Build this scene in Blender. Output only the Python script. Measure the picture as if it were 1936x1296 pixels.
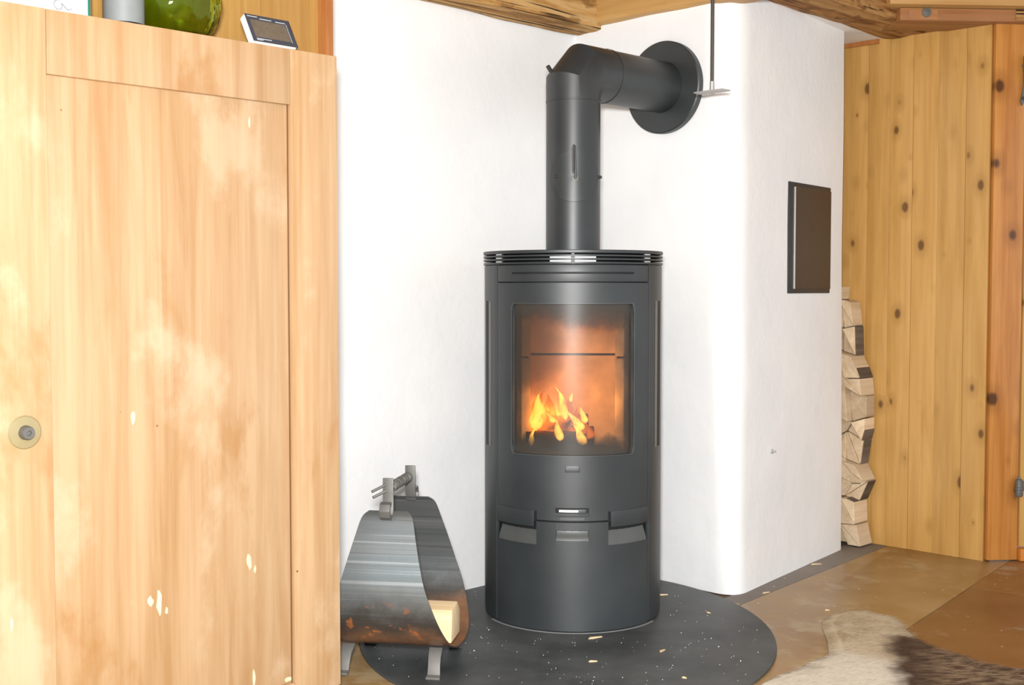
import bpy, bmesh, math, random
from mathutils import Vector, Matrix, noise
random.seed(7)
SC = bpy.context.scene
for o in list(bpy.data.objects): bpy.data.objects.remove(o)
COL = SC.collection
PI = math.pi; R2 = .5**.5
# ------------------------------------------------------------------ camera
F = 2300.; CH = .93; PITCH = math.atan((648-544)/F)
cd = bpy.data.cameras.new('camera'); cam = bpy.data.objects.new('camera', cd); COL.objects.link(cam)
cd.sensor_width = 36; cd.lens = 36*F/1936; cd.clip_start = .02
cam.location = (0, 0, CH); cam.rotation_euler = (PI/2-PITCH, 0, 0)
SC.camera = cam
# ------------------------------------------------------------------ light
SC.view_settings.view_transform = 'Standard'; SC.view_settings.look = 'None'
SC.view_settings.gamma = 1; SC.view_settings.use_curve_mapping = False
SC.view_settings.exposure = 0.35
W = bpy.data.worlds.new('world'); SC.world = W; W.use_nodes = True
W.node_tree.nodes['Background'].inputs[0].default_value = (.93, .97, 1, 1)
W.node_tree.nodes['Background'].inputs[1].default_value = .82
# the camera's flash, just above the lens
fl = bpy.data.lights.new('camera_flash', 'AREA'); fl.shape = 'DISK'; fl.size = .16; fl.energy = 112; fl.color = (1, .99, .98)
flo = bpy.data.objects.new('camera_flash', fl); COL.objects.link(flo)
flo.location = (-.02, -.02, CH+.16); flo.rotation_euler = (PI/2-PITCH, 0, 0)
# ------------------------------------------------------------------ pixel -> place
_c, _s = math.cos(PITCH), math.sin(PITCH)
def ray(px, py):
    x = (px-968)/F; y = (648-py)/F
    return (x, _c+_s*y, -_s+_c*y)
def on_floor(px, py, z=0.):
    r = ray(px, py); t = (z-CH)/r[2]; return Vector((r[0]*t, r[1]*t, z))
def at_depth(px, py, y):
    r = ray(px, py); t = y/r[1]; return Vector((r[0]*t, y, CH+r[2]*t))
def on_wall(px, py, pt, n):
    r = ray(px, py); t = (n[0]*pt[0]+n[1]*pt[1])/(n[0]*r[0]+n[1]*r[1]); return Vector((r[0]*t, r[1]*t, CH+r[2]*t))
# ------------------------------------------------------------------ materials
class NT:
    def __init__(s, name):
        s.m = bpy.data.materials.new(name); s.m.use_nodes = True
        s.t = s.m.node_tree; s.b = s.t.nodes['Principled BSDF']; s.out = s.t.nodes['Material Output']
    def n(s, typ, **kw):
        nd = s.t.nodes.new(typ)
        for k, v in kw.items():
            if k == 'inp':
                for i, val in v.items():
                    if isinstance(val, bpy.types.NodeSocket): s.t.links.new(val, nd.inputs[i])
                    else: nd.inputs[i].default_value = val
            else: setattr(nd, k, v)
        return nd
    def l(s, a, b): s.t.links.new(a, b)
    def math(s, op, a, b=0., c=None, clamp=False):
        d = {0: a, 1: b}
        if c is not None: d[2] = c
        return s.n('ShaderNodeMath', operation=op, use_clamp=clamp, inp=d).outputs[0]
    def mix(s, f, a, b, mode='MIX'):
        nd = s.n('ShaderNodeMix', data_type='RGBA', blend_type=mode)
        for i, v in ((0, f), (6, a), (7, b)):
            if isinstance(v, bpy.types.NodeSocket): s.l(v, nd.inputs[i])
            else: nd.inputs[i].default_value = v if i == 0 else (*v[:3], 1)
        return nd.outputs[2]
    def ramp(s, f, stops):
        nd = s.n('ShaderNodeValToRGB', inp={0: f}); cr = nd.color_ramp
        while len(cr.elements) < len(stops): cr.elements.new(.5)
        for e, (p, c) in zip(cr.elements, stops):
            e.position = p; e.color = (*c[:3], 1) if not isinstance(c, (int, float)) else (c, c, c, 1)
        return nd.outputs[0]
    def step(s, v, lo, hi):   # smooth 0..1 between lo and hi
        return s.n('ShaderNodeMapRange', interpolation_type='SMOOTHSTEP', inp={0: v, 1: lo, 2: hi}).outputs[0]
    def coords(s, scale=(1, 1, 1), rnd=True, rot=(0, 0, 0)):
        tc = s.n('ShaderNodeTexCoord').outputs['Object']
        if rnd:
            r = s.n('ShaderNodeObjectInfo').outputs['Random']
            v = s.n('ShaderNodeVectorMath', operation='SCALE', inp={0: (13.7, 7.3, 21.1), 'Scale': r}).outputs[0]
            tc = s.n('ShaderNodeVectorMath', operation='ADD', inp={0: tc, 1: v}).outputs[0]
        return s.n('ShaderNodeMapping', inp={0: tc, 2: rot, 3: scale}).outputs[0]
    def noise(s, vec, scale=5., detail=4., rough=.55, dist=0.):
        return s.n('ShaderNodeTexNoise', inp={0: vec, 'Scale': scale, 'Detail': detail, 'Roughness': rough, 'Distortion': dist}).outputs[0]
    def bump(s, h, strength=.2, dist=.01):
        nd = s.n('ShaderNodeBump', inp={'Height': h, 'Strength': strength, 'Distance': dist})
        s.l(nd.outputs[0], s.b.inputs['Normal'])
    def set(s, color=None, rough=None, metal=None, spec=None, **kw):
        for k, v in (('Base Color', color), ('Roughness', rough), ('Metallic', metal), ('Specular IOR Level', spec)):
            if v is None: continue
            if isinstance(v, bpy.types.NodeSocket): s.l(v, s.b.inputs[k])
            else: s.b.inputs[k].default_value = (*v[:3], 1) if k == 'Base Color' else v
        for k, v in kw.items(): s.b.inputs[k.replace('_', ' ')].default_value = v
        return s.m
def plain(name, color, rough=.5, metal=0., spec=.5, var=.12, sc=30., bump=0.):
    N = NT(name); v = N.coords(rnd=False); nz = N.noise(v, sc)
    d = tuple(c*(1-var) for c in color); u = tuple(min(1, c*(1+var)) for c in color)
    if bump: N.bump(nz, bump, .002)
    return N.set(N.mix(nz, d, u), rough, metal, spec)
def wood(name, light, dark, axis=2, rough=.4, knots=0., knot_col=(.12, .05, .015), grain=1., spec=.4, coat=0., var=.25, red=None, kscale=(9, 9, 3.6), kbump=True):
    N = NT(name)
    sc = [16., 16., 16.]; sc[axis] = 1.1
    v = N.coords(tuple(c*grain for c in sc))
    g1 = N.noise(v, 1.6, 6, .6, .5)
    sc2 = [90., 90., 90.]; sc2[axis] = 2.2
    g2 = N.noise(N.coords(sc2), 1., 3, .6)
    f = N.math('ADD', N.math('MULTIPLY', g1, .72), N.math('MULTIPLY', g2, .28))
    col = N.ramp(f, [(.34, dark), (.62, light)])
    rn = N.n('ShaderNodeObjectInfo').outputs['Random']
    hs = N.n('ShaderNodeHueSaturation', inp={'Value': N.math('MULTIPLY_ADD', rn, var, 1-var/2), 4: col})
    col = hs.outputs[0]
    if red: col = N.mix(N.step(N.noise(N.coords((2.2, 2.2, 1.3)), 1.5, 3), .45, .7), col, red)
    hgt = f
    if knots:
        vo = N.n('ShaderNodeTexVoronoi', feature='F1', inp={0: N.coords(kscale), 'Scale': 1.0, 'Randomness': 1.})
        ksz = N.math('MULTIPLY_ADD', N.n('ShaderNodeSeparateColor', inp={0: vo.outputs['Color']}).outputs[1], 1.5, .6)
        dd = N.math('ADD', N.math('MULTIPLY', vo.outputs['Distance'], ksz), N.math('MULTIPLY', N.math('SUBTRACT', g1, .5), .10))
        halo = N.step(dd, knots*2.6, knots*.9); core = N.step(dd, knots*1.05, knots*.5)
        col = N.mix(N.math('MULTIPLY', halo, .45), col, tuple(c*.75 for c in dark))
        col = N.mix(N.math('MULTIPLY', core, .88), col, knot_col)
        if kbump: hgt = N.math('ADD', N.math('MULTIPLY', f, .25), N.math('MULTIPLY', N.step(dd, knots*6, knots), .8))
    N.bump(hgt, .22, .006)
    m = N.set(col, rough, 0, spec)
    if coat: N.b.inputs['Coat Weight'].default_value = coat; N.b.inputs['Coat Roughness'].default_value = .22
    return m
def plaster():
    N = NT('white_plaster'); v = N.coords(rnd=False)
    a = N.noise(v, 3, 5); b = N.noise(v, 45, 4)
    N.bump(N.math('ADD', N.math('MULTIPLY', a, 1.), N.math('MULTIPLY', b, .12)), .35, .02)
    return N.set(N.mix(N.step(a, .3, .7), (.80, .815, .82), (.86, .865, .86)), .9, 0, .15)
M = {}
M['plaster'] = plaster()
M['pine'] = wood('pine_planks', (.60, .35, .11), (.47, .25, .065), knots=.13, rough=.33, coat=.3, var=.14, kscale=(13, .01, 8.))
M['pine_red'] = wood('red_pine', (.50, .225, .055), (.36, .13, .024), knots=.15, rough=.28, coat=.4, kscale=(10, .01, 7.), knot_col=(.05, .015, .006))
M['niche_wood'] = wood('niche_wood', (.45, .26, .075), (.31, .155, .037), rough=.4)
M['niche_edge'] = wood('niche_edge_wood', (.40, .165, .048), (.28, .095, .022), rough=.4)
M['split'] = wood('split_wood', (.70, .56, .39), (.52, .38, .235), axis=1, rough=.85, spec=.15, var=.35)
M['bark'] = wood('bark', (.20, .16, .12), (.09, .065, .045), axis=1, rough=.9, spec=.1)
M['fresh'] = wood('fresh_wood', (.78, .62, .40), (.66, .49, .27), axis=0, rough=.8, spec=.15, var=.1)
M['beam_red'] = wood('smooth_beam', (.40, .19, .065), (.26, .10, .03), axis=0, rough=.5, red=(.34, .15, .06), knots=.08, kscale=(3, 9, 9), kbump=False)
M['board_tan'] = wood('tan_board', (.56, .34, .12), (.42, .22, .065), axis=0, rough=.5)
def rough_beam(name, pale, mid, dark):
    N = NT(name); v = N.coords((1.6, 22, 22)); a = N.noise(v, 1.3, 6, .65, .6); b = N.noise(N.coords((7, 16, 16)), 1.2, 4, .6)
    c = N.ramp(a, [(.35, dark), (.45, mid), (.60, pale)])
    c = N.mix(N.math('MULTIPLY', N.step(b, .52, .64), .85), c, tuple(x*.55 for x in mid))
    cr = N.noise(N.coords((1.2, 60, 60)), 1., 2, .5, .8)
    c = N.mix(N.step(cr, .385, .34), c, (.05, .02, .008))
    N.bump(N.math('ADD', a, N.math('MULTIPLY', b, .5)), .7, .015)
    return N.set(c, .75, 0, .2)
M['hewn_pale'] = rough_beam('hewn_beam_pale', (.62, .40, .17), (.50, .27, .085), (.17, .065, .02))
M['hewn_dark'] = rough_beam('hewn_beam_dark', (.46, .27, .10), (.30, .135, .04), (.075, .028, .01))
def cabinet_wood():
    N = NT('cabinet_wood')
    g = N.noise(N.coords((13, 13, .8)), 1.5, 6, .6, .5); g2 = N.noise(N.coords((80, 80, 2)), 1., 3)
    f = N.math('ADD', N.math('MULTIPLY', g, .7), N.math('MULTIPLY', g2, .3))
    col = N.ramp(f, [(.36, (.36, .21, .095)), (.6, (.465, .315, .178))])
    blot = N.noise(N.coords((4, 4, 2.4)), 1.4, 5, .6)
    col = N.mix(N.math('MULTIPLY', N.step(blot, .52, .68), .5), col, (.58, .45, .31))
    st = N.noise(N.coords((5, 5, 2.)), 1.1, 5, .65, .3)
    col = N.mix(N.math('MULTIPLY', N.step(st, .53, .68), .7), col, (.34, .17, .055))
    vo = N.n('ShaderNodeTexVoronoi', feature='F1', inp={0: N.coords((7, 7, 7)), 'Scale': 1.})
    col = N.mix(N.step(vo.outputs['Distance'], .028, .016), col, (.2, .07, .02))
    rn = N.n('ShaderNodeObjectInfo').outputs['Random']
    col = N.n('ShaderNodeHueSaturation', inp={'Value': N.math('MULTIPLY_ADD', rn, .14, .93), 4: col}).outputs[0]
    N.bump(f, .12, .004)
    m = N.set(col, .36, 0, .45)
    N.b.inputs['Coat Weight'].default_value = .25; N.b.inputs['Coat Roughness'].default_value = .3
    return m
M['cabinet'] = cabinet_wood()
M['chip'] = plain('bare_wood_chip', (.66, .54, .37), .8)
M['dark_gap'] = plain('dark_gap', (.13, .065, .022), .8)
def stove_paint(name, base, rough, metal=0., spec=.5):
    N = NT(name); v = N.coords(rnd=False)
    a = N.noise(v, 4., 4); b = N.noise(v, 900., 2)
    col = N.mix(N.step(a, .35, .7), tuple(c*.86 for c in base), tuple(c*1.18 for c in base))
    N.bump(b, .10, .0006)
    return N.set(col, N.math('MULTIPLY_ADD', a, .12, rough-.06), metal, spec)
M['stove'] = stove_paint('black_stove_paint', (.027, .033, .0355), .45, 0., .62)
M['stove_dark'] = stove_paint('dark_stove_metal', (.010, .0115, .012), .6, 0., .3)
M['pipe'] = stove_paint('black_pipe_paint', (.028, .033, .035), .43, 0., .62)
M['scoop'] = stove_paint('worn_scoop_metal', (.095, .10, .098), .45, .3)
M['steel'] = plain('bright_steel', (.62, .63, .61), .4, .5)
M['iron'] = plain('grey_iron', (.14, .14, .13), .5, .4, sc=60, bump=.2)
M['pale_iron'] = plain('pale_iron', (.17, .165, .152), .55, .25, sc=60, bump=.2)
M['rod'] = plain('dark_rod', (.07, .07, .07), .5, .5)
M['galv'] = plain('galvanised_plate', (.46, .47, .47), .5, .4)
M['brass'] = plain('aged_brass', (.34, .285, .15), .4, .3, sc=40)
M['hatch_brown'] = plain('hatch_brown', (.058, .036, .020), .5, 0., .4, sc=12)
M['hatch_frame'] = plain('hatch_frame_black', (.018, .023, .027), .45, .1, .5, .5)
M['brick'] = plain('firebrick', (.60, .46, .30), .95, 0, .1, .25, 14)
M['char'] = plain('charred_wood', (.035, .022, .016), .9, 0, .1, .5, 60, .6)
M['ash'] = plain('ash', (.12, .10, .08), 1., 0, .1, .4, 40)
M['paper'] = plain('white_paper', (.85, .85, .84), .7)
M['book_dark'] = plain('book_cover', (.045, .055, .075), .35)
M['book_pic'] = plain('book_picture', (.13, .11, .085), .4, sc=120, var=.35)
M['print'] = plain('pale_print', (.5, .56, .6), .5)
M['teal'] = plain('green_edge', (.0, .16, .10), .4)
M['red'] = plain('red_edge', (.40, .02, .02), .4)
M['label_grey'] = plain('grey_label', (.20, .22, .22), .5)
M['rust_red'] = plain('orange_sill', (.55, .20, .03), .5)
M['gap'] = plain('joint', (.13, .085, .045), .9)
def glass(name, tint, rough=.03):
    N = NT(name); N.t.nodes.remove(N.b)
    gl = N.n('ShaderNodeBsdfGlass', inp={0: (*tint, 1), 1: rough, 2: 1.45})
    N.l(gl.outputs[0], N.out.inputs[0]); return N.m
M['green_glass'] = glass('green_glass', (.84, .95, .50))
M['clear_glass'] = glass('clear_glass', (.93, .95, .95))
def sooty():
    N = NT('sooty_glass'); N.t.nodes.remove(N.b)
    tc = N.n('ShaderNodeTexCoord').outputs['Object']; sp = N.n('ShaderNodeSeparateXYZ', inp={0: tc})
    nz = N.noise(tc, 14, 4); z = N.math('ADD', sp.outputs[2], N.math('MULTIPLY', N.math('SUBTRACT', nz, .5), .10))
    x = N.math('ADD', sp.outputs[0], N.math('MULTIPLY', N.math('SUBTRACT', N.noise(tc, 9, 3), .5), .06))
    top = N.step(z, .77, .885); bot = N.step(z, .55, .48); side = N.step(N.math('ABSOLUTE', x), .11, .175)
    s = N.math('MAXIMUM', N.math('MAXIMUM', top, bot), N.math('MULTIPLY', side, .7))
    lf = N.math('MULTIPLY', N.math('MULTIPLY', N.step(x, .04, -.10), N.step(z, .58, .70)), .55)
    s = N.math('MAXIMUM', N.math('MAXIMUM', N.math('MULTIPLY', s, .9), lf), N.math('MULTIPLY_ADD', nz, .34, .08), clamp=True)
    tr = N.n('ShaderNodeBsdfTransparent', inp={0: (.95, .88, .80, 1)})
    df = N.n('ShaderNodeBsdfDiffuse', inp={0: (.055, .05, .043, 1)})
    m1 = N.n('ShaderNodeMixShader', inp={0: s, 1: tr.outputs[0], 2: df.outputs[0]})
    gl = N.n('ShaderNodeBsdfGlossy', inp={0: (.6, .6, .6, 1), 1: .38})
    fr = N.n('ShaderNodeFresnel', inp={0: 1.45})
    m2 = N.n('ShaderNodeMixShader', inp={0: fr.outputs[0], 1: m1.outputs[0], 2: gl.outputs[0]})
    N.l(m2.outputs[0], N.out.inputs[0]); return N.m
M['sooty'] = sooty()
def flame(name, c, s_):
    N = NT(name); N.t.nodes.remove(N.b)
    lw = N.n('ShaderNodeLayerWeight', inp={0: .5})
    em = N.n('ShaderNodeEmission', inp={0: (*c, 1), 1: s_})
    tr = N.n('ShaderNodeBsdfTransparent')
    nz = N.noise(N.coords((60, 60, 28), False), 1., 3)
    al = N.math('MULTIPLY', N.math('POWER', N.math('SUBTRACT', 1., lw.outputs['Facing'], clamp=True), 2.), N.step(nz, .25, .6), clamp=True)
    mx = N.n('ShaderNodeMixShader', inp={0: al, 1: tr.outputs[0], 2: em.outputs[0]})
    N.l(mx.outputs[0], N.out.inputs[0]); return N.m
M['flame_y'] = flame('flame_yellow', (1, .50, .085), 3.2)
M['flame_o'] = flame('flame_orange', (1, .22, .02), 1.1)
M['ember'] = flame('ember', (1, .16, .01), .7)
def glow():
    N = NT('fire_glow'); N.t.nodes.remove(N.b)
    tc = N.n('ShaderNodeTexCoord').outputs['Object']
    d = N.n('ShaderNodeVectorMath', operation='LENGTH', inp={0: tc}).outputs['Value']
    nz = N.noise(tc, 2.2, 3)
    f = N.math('MULTIPLY', N.step(d, 1., .1), N.step(nz, .25, .75))
    em = N.n('ShaderNodeEmission', inp={0: (1, .23, .022, 1), 1: N.math('MULTIPLY', f, 210.)})
    N.l(em.outputs[0], N.out.inputs['Volume']); return N.m
M['glow'] = glow()
def floor_mat(name, a, b, scuff, rough=.35, sl=.60):
    N = NT(name); v = N.coords((1, 1, 1)); p = N.noise(v, 2.2, 5, .6); q = N.noise(v, 9, 6, .65)
    c = N.ramp(N.math('ADD', N.math('MULTIPLY', p, .6), N.math('MULTIPLY', q, .4)), [(.35, a), (.65, b)])
    s = N.noise(N.coords((3, 3, 3)), 1.6, 8, .72)
    c = N.mix(N.math('MULTIPLY', N.step(s, sl, sl+.12), .75), c, scuff)
    vo = N.n('ShaderNodeTexVoronoi', inp={0: N.coords((17, 17, 17)), 'Scale': 1.})
    c = N.mix(N.step(vo.outputs['Distance'], .07, .04), c, tuple(x*1.7 for x in scuff))
    N.bump(q, .15, .004)
    return N.set(c, N.math('MULTIPLY_ADD', q, .25, rough-.1), 0, .4)
M['floor_main'] = floor_mat('floor_tan_brown', (.27, .14, .035), (.42, .28, .125), (.46, .36, .21), .35, .54)
M['floor_dark'] = floor_mat('floor_red_brown', (.20, .085, .022), (.30, .145, .045), (.36, .29, .20), .35, .545)
M['floor_grey'] = floor_mat('floor_grey_border', (.16, .14, .125), (.25, .22, .19), (.36, .33, .28), .6)
def hearth_mat():
    N = NT('hearth_plate_black'); v = N.coords(rnd=False)
    a = N.noise(v, 4, 6, .65); c = N.ramp(a, [(.35, (.033, .038, .040)), (.7, (.088, .096, .097))])
    scr = N.noise(N.coords((4, 60, 1), False, (0, 0, .6)), 1., 2)
    c = N.mix(N.math('MULTIPLY', N.step(scr, .70, .78), .25), c, (.2, .2, .2))
    vo = N.n('ShaderNodeTexVoronoi', inp={0: N.coords((46, 46, .01), False), 'Scale': 1.})
    pick = N.step(N.n('ShaderNodeSeparateColor', inp={0: vo.outputs['Color']}).outputs[0], .80, .82)
    c = N.mix(N.math('MULTIPLY', pick, N.step(vo.outputs['Distance'], .08, .03)), c, (.3, .3, .29))
    N.bump(a, .1, .002); return N.set(c, .52, 0, .45)
M['hearth'] = hearth_mat()
def basket_mat():
    N = NT('rusty_sheet_metal'); tc = N.n('ShaderNodeTexCoord').outputs['Object']; sp = N.n('ShaderNodeSeparateXYZ', inp={0: tc})
    band = N.noise(N.coords((.9, .9, 26), False), 1., 3); fine = N.noise(N.coords((1.0, 1.0, 110), False), 1., 2)
    nz = N.noise(tc, 12, 5, .65); mk = N.noise(tc, 30, 4)
    c = N.ramp(band, [(.3, (.135, .158, .165)), (.5, (.175, .195, .20)), (.7, (.22, .235, .235))])
    c = N.mix(N.math('MULTIPLY', N.step(fine, .58, .66), .45), c, (.40, .42, .42))
    c = N.mix(N.math('MULTIPLY', N.step(fine, .40, .34), .5), c, (.09, .10, .10))
    h = N.math('ADD', sp.outputs[2], N.math('MULTIPLY', N.math('SUBTRACT', nz, .5), .11))
    soot = N.step(h, .24, .14)
    c = N.mix(N.math('MULTIPLY', soot, .93), c, (.03, .024, .019))
    low = N.step(h, .150, .085)
    c = N.mix(N.math('MULTIPLY', low, .85), c, N.mix(mk, (.10, .045, .02), (.30, .15, .075)))
    sp2 = N.math('MULTIPLY', N.step(mk, .60, .68), N.step(h, .24, .12))
    c = N.mix(N.math('MULTIPLY', sp2, .8), c, (.34, .11, .035))
    N.bump(N.math('ADD', band, N.math('MULTIPLY', nz, .5)), .2, .004)
    return N.set(c, .4, N.math('MULTIPLY_ADD', soot, -.6, .62), .4)
M['basket'] = basket_mat()
def hide_mat():
    N = NT('hide_fur'); tc = N.n('ShaderNodeTexCoord').outputs['Object']; sp = N.n('ShaderNodeSeparateXYZ', inp={0: tc})
    x, y = sp.outputs[0], sp.outputs[1]
    nz = N.noise(tc, 7, 4); nf = N.noise(N.coords((18, 90, 18), False, (0, 0, .2)), 1.2, 4)
    xx = N.math('ADD', x, N.math('MULTIPLY', N.math('SUBTRACT', nz, .5), .18))
    tan = N.mix(N.step(nz, .35, .7), (.50, .40, .25), (.66, .57, .42))
    cream = N.step(N.math('ADD', N.math('MULTIPLY', y, 1.), xx), 3.98, 3.78)
    c = N.mix(N.math('MULTIPLY', cream, .9), tan, (.76, .71, .61))
    yy = N.math('ADD', y, N.math('MULTIPLY', N.math('SUBTRACT', nz, .5), .12))
    br = N.math('MULTIPLY', N.step(N.math('SUBTRACT', xx, N.math('MULTIPLY', y, .31)), -.015, .05), N.step(yy, 3.22, 3.15))
    pale = N.math('MULTIPLY', N.step(nf, .41, .56), N.step(N.math('SUBTRACT', xx, N.math('MULTIPLY', y, .31)), .03, .2))
    brc = N.mix(N.math('MULTIPLY', pale, .95), (.105, .062, .04), (.36, .26, .165))
    c = N.mix(br, c, brc)
    return N.set(c, .75, 0, .2)
M['hide'] = hide_mat()
# ------------------------------------------------------------------ mesh helpers
class MB:
    def __init__(s): s.v = []; s.f = []
    def add(s, vs, fs):
        k = len(s.v); s.v += [tuple(p) for p in vs]; s.f += [tuple(i+k for i in q) for q in fs]; return s
    def box(s, x0, x1, y0, y1, z0, z1, mt=None):
        vs = [Vector((x, y, z)) for z in (z0, z1) for y in (y0, y1) for x in (x0, x1)]
        if mt: vs = [mt @ p for p in vs]
        return s.add(vs, [(0, 2, 3, 1), (4, 5, 7, 6), (0, 1, 5, 4), (2, 6, 7, 3), (0, 4, 6, 2), (1, 3, 7, 5)])
    def prism(s, poly, z0, z1):
        n = len(poly)
        vs = [(p[0], p[1], z0) for p in poly]+[(p[0], p[1], z1) for p in poly]
        return s.add(vs, [tuple(range(n))[::-1], tuple(range(n, 2*n))]+[(i, (i+1) % n, n+(i+1) % n, n+i) for i in range(n)])
    def lathe(s, prof, n=48, mt=None, cap=True):
        k = len(prof); vs = []
        for r, z in prof:
            for i in range(n):
                a = 2*PI*i/n; p = Vector((r*math.cos(a), r*math.sin(a), z)); vs.append(mt @ p if mt else p)
        fs = [(j*n+i, j*n+(i+1) % n, (j+1)*n+(i+1) % n, (j+1)*n+i) for j in range(k-1) for i in range(n)]
        if cap: fs += [tuple(range(n))[::-1], tuple(range((k-1)*n, k*n))]
        return s.add(vs, fs)
    def tube(s, path, r, n=12, cap=True, up=None):
        P = [Vector(p) for p in path]; m = len(P); rings = []
        d0 = (P[1]-P[0]).normalized()
        ref = Vector(up) if up else (Vector((0, 0, 1)) if abs(d0.z) < .9 else Vector((1, 0, 0)))
        a = d0.cross(ref).normalized(); b = a.cross(d0).normalized()
        cur = [P[0]+(a*math.cos(2*PI*i/n)+b*math.sin(2*PI*i/n))*(r if not hasattr(r, '__len__') else r[0]) for i in range(n)]
        rings.append(cur); off = [p-P[0] for p in cur]
        for j in range(1, m):
            din = (P[j]-P[j-1]).normalized()
            dout = (P[j+1]-P[j]).normalized() if j < m-1 else din
            nn = din+dout
            nn = nn.normalized() if nn.length > 1e-6 else din
            k = 1. if not hasattr(r, '__len__') else r[j]/max(r[j-1], 1e-9)
            new = []
            for o_ in off:
                t = -(o_.dot(nn))/max(din.dot(nn), .05); new.append(o_+din*t)
            rings.append([P[j]+q*k for q in new])
            # carry perpendicular offsets past the joint
            off2 = []
            for q in new:
                q = q*k; w = q-dout*q.dot(dout); off2.append(w)
            rr = r if not hasattr(r, '__len__') else r[j]
            off = [w.normalized()*rr for w in off2]
        vs = [p for rg in rings for p in rg]
        fs = [(j*n+i, j*n+(i+1) % n, (j+1)*n+(i+1) % n, (j+1)*n+i) for j in range(m-1) for i in range(n)]
        if cap: fs += [tuple(range(n))[::-1], tuple(range((m-1)*n, m*n))]
        return s.add(vs, fs)
    def strip(s, path, wdir, w, t):
        """flat bar of width w (along wdir) and thickness t bent along path"""
        P = [Vector(p) for p in path]; wd = Vector(wdir).normalized(); m = len(P); vs = []
        for j in range(m):
            d = (P[min(j+1, m-1)]-P[max(j-1, 0)]).normalized(); nn = d.cross(wd).normalized()
            ww = w[j] if hasattr(w, '__len__') else w
            for a, b in ((-1, -1), (1, -1), (1, 1), (-1, 1)): vs.append(P[j]+wd*(a*ww/2)+nn*(b*t/2))
        fs = [(j*4+i, j*4+(i+1) % 4, j*4+4+(i+1) % 4, j*4+4+i) for j in range(m-1) for i in range(4)]
        fs += [(0, 3, 2, 1), tuple((m-1)*4+i for i in range(4))]
        return s.add(vs, fs)
    def ring_loops(s, loops, close=False):
        n = len(loops[0]); vs = [p for L in loops for p in L]; m = len(loops)
        fs = [(j*n+i, j*n+(i+1) % n, ((j+1) % m)*n+(i+1) % n, ((j+1) % m)*n+i) for j in range(m if close else m-1) for i in range(n)]
        return s.add(vs, fs)
    def cyl_patch(s, a0, a1, z0, z1, r, th, n=None):
        """curved slab on a cylinder; angle 0 = front (-y), positive to +x"""
        n = n or max(2, int(abs(a1-a0)/math.radians(4)))
        def P(a, z, rr): return (rr*math.sin(a), -rr*math.cos(a), z)
        A = [a0+(a1-a0)*i/n for i in range(n+1)]; vs = []
        for a in A: vs += [P(a, z0, r), P(a, z1, r), P(a, z1, r-th), P(a, z0, r-th)]
        fs = [(i*4+k, i*4+4+k, i*4+4+(k+1) % 4, i*4+(k+1) % 4) for i in range(n) for k in range(4)]
        fs += [(0, 1, 2, 3), (n*4+3, n*4+2, n*4+1, n*4)]
        return s.add(vs, fs)
    def build(s, name, mat, parent=None, sharp=35, bevel=0., seg=2, loc=None, rot=None):
        me = bpy.data.meshes.new(name); me.from_pydata(s.v, [], s.f)
        bm = bmesh.new(); bm.from_mesh(me)
        bmesh.ops.recalc_face_normals(bm, faces=bm.faces)
        if bevel:
            es = [e for e in bm.edges if len(e.link_faces) == 2 and e.calc_face_angle(0) > math.radians(40)]
            bmesh.ops.bevel(bm, geom=es, offset=bevel, segments=seg, profile=.6, affect='EDGES', clamp_overlap=True)
        bm.to_mesh(me); bm.free()
        for p in me.polygons: p.use_smooth = True
        me.set_sharp_from_angle(angle=math.radians(sharp))
        me.materials.append(mat)
        o = bpy.data.objects.new(name, me); COL.objects.link(o)
        if parent: o.parent = parent
        if loc: o.location = loc
        if rot: o.rotation_euler = rot
        return o
def tag(o, label=None, cat=None, group=None, kind=None):
    for k, v in (('label', label), ('category', cat), ('group', group), ('kind', kind)):
        if v: o[k] = v
    return o
def thing(name, loc, rz, label, cat, group=None):
    o = bpy.data.objects.new(name, None); COL.objects.link(o); o.empty_display_size = .05
    o.location = loc; o.rotation_euler = (0, 0, rz); return tag(o, label, cat, group)
def rounded(x0, x1, z0, z1, r, n=6):
    pts = []
    for cx, cz, a0 in ((x1-r, z1-r, 0), (x0+r, z1-r, PI/2), (x0+r, z0+r, PI), (x1-r, z0+r, 1.5*PI)):
        for i in range(n+1):
            a = a0+PI/2*i/n; pts.append((cx+r*math.cos(a), cz+r*math.sin(a)))
    return pts
def densify(pts, step):
    out = []
    for i, p in enumerate(pts):
        q = pts[(i+1) % len(pts)]; d = math.hypot(q[0]-p[0], q[1]-p[1]); k = max(1, int(d/step))
        for j in range(k): out.append((p[0]+(q[0]-p[0])*j/k, p[1]+(q[1]-p[1])*j/k))
    return out
# ------------------------------------------------------------------ the setting
PA = Vector((-.15, 3.666, 0)); NA = (R2, -R2)            # left white wall, runs along U
U = Vector((R2, R2, 0)); V = Vector((-R2, R2, 0))
ST = Vector((.1727, 3.455, .008))                        # stove axis
LB = .4735                                               # base of the flue wall from the stove axis
BC = Vector((.67, 3.616, 0)); CD = Vector((.6, .8, 0)); CN = Vector((.8, -.6, 0))
PD = Vector((1.312, 4.386, 0)); ND = (R2, R2)
CEIL = 2.08
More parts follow.
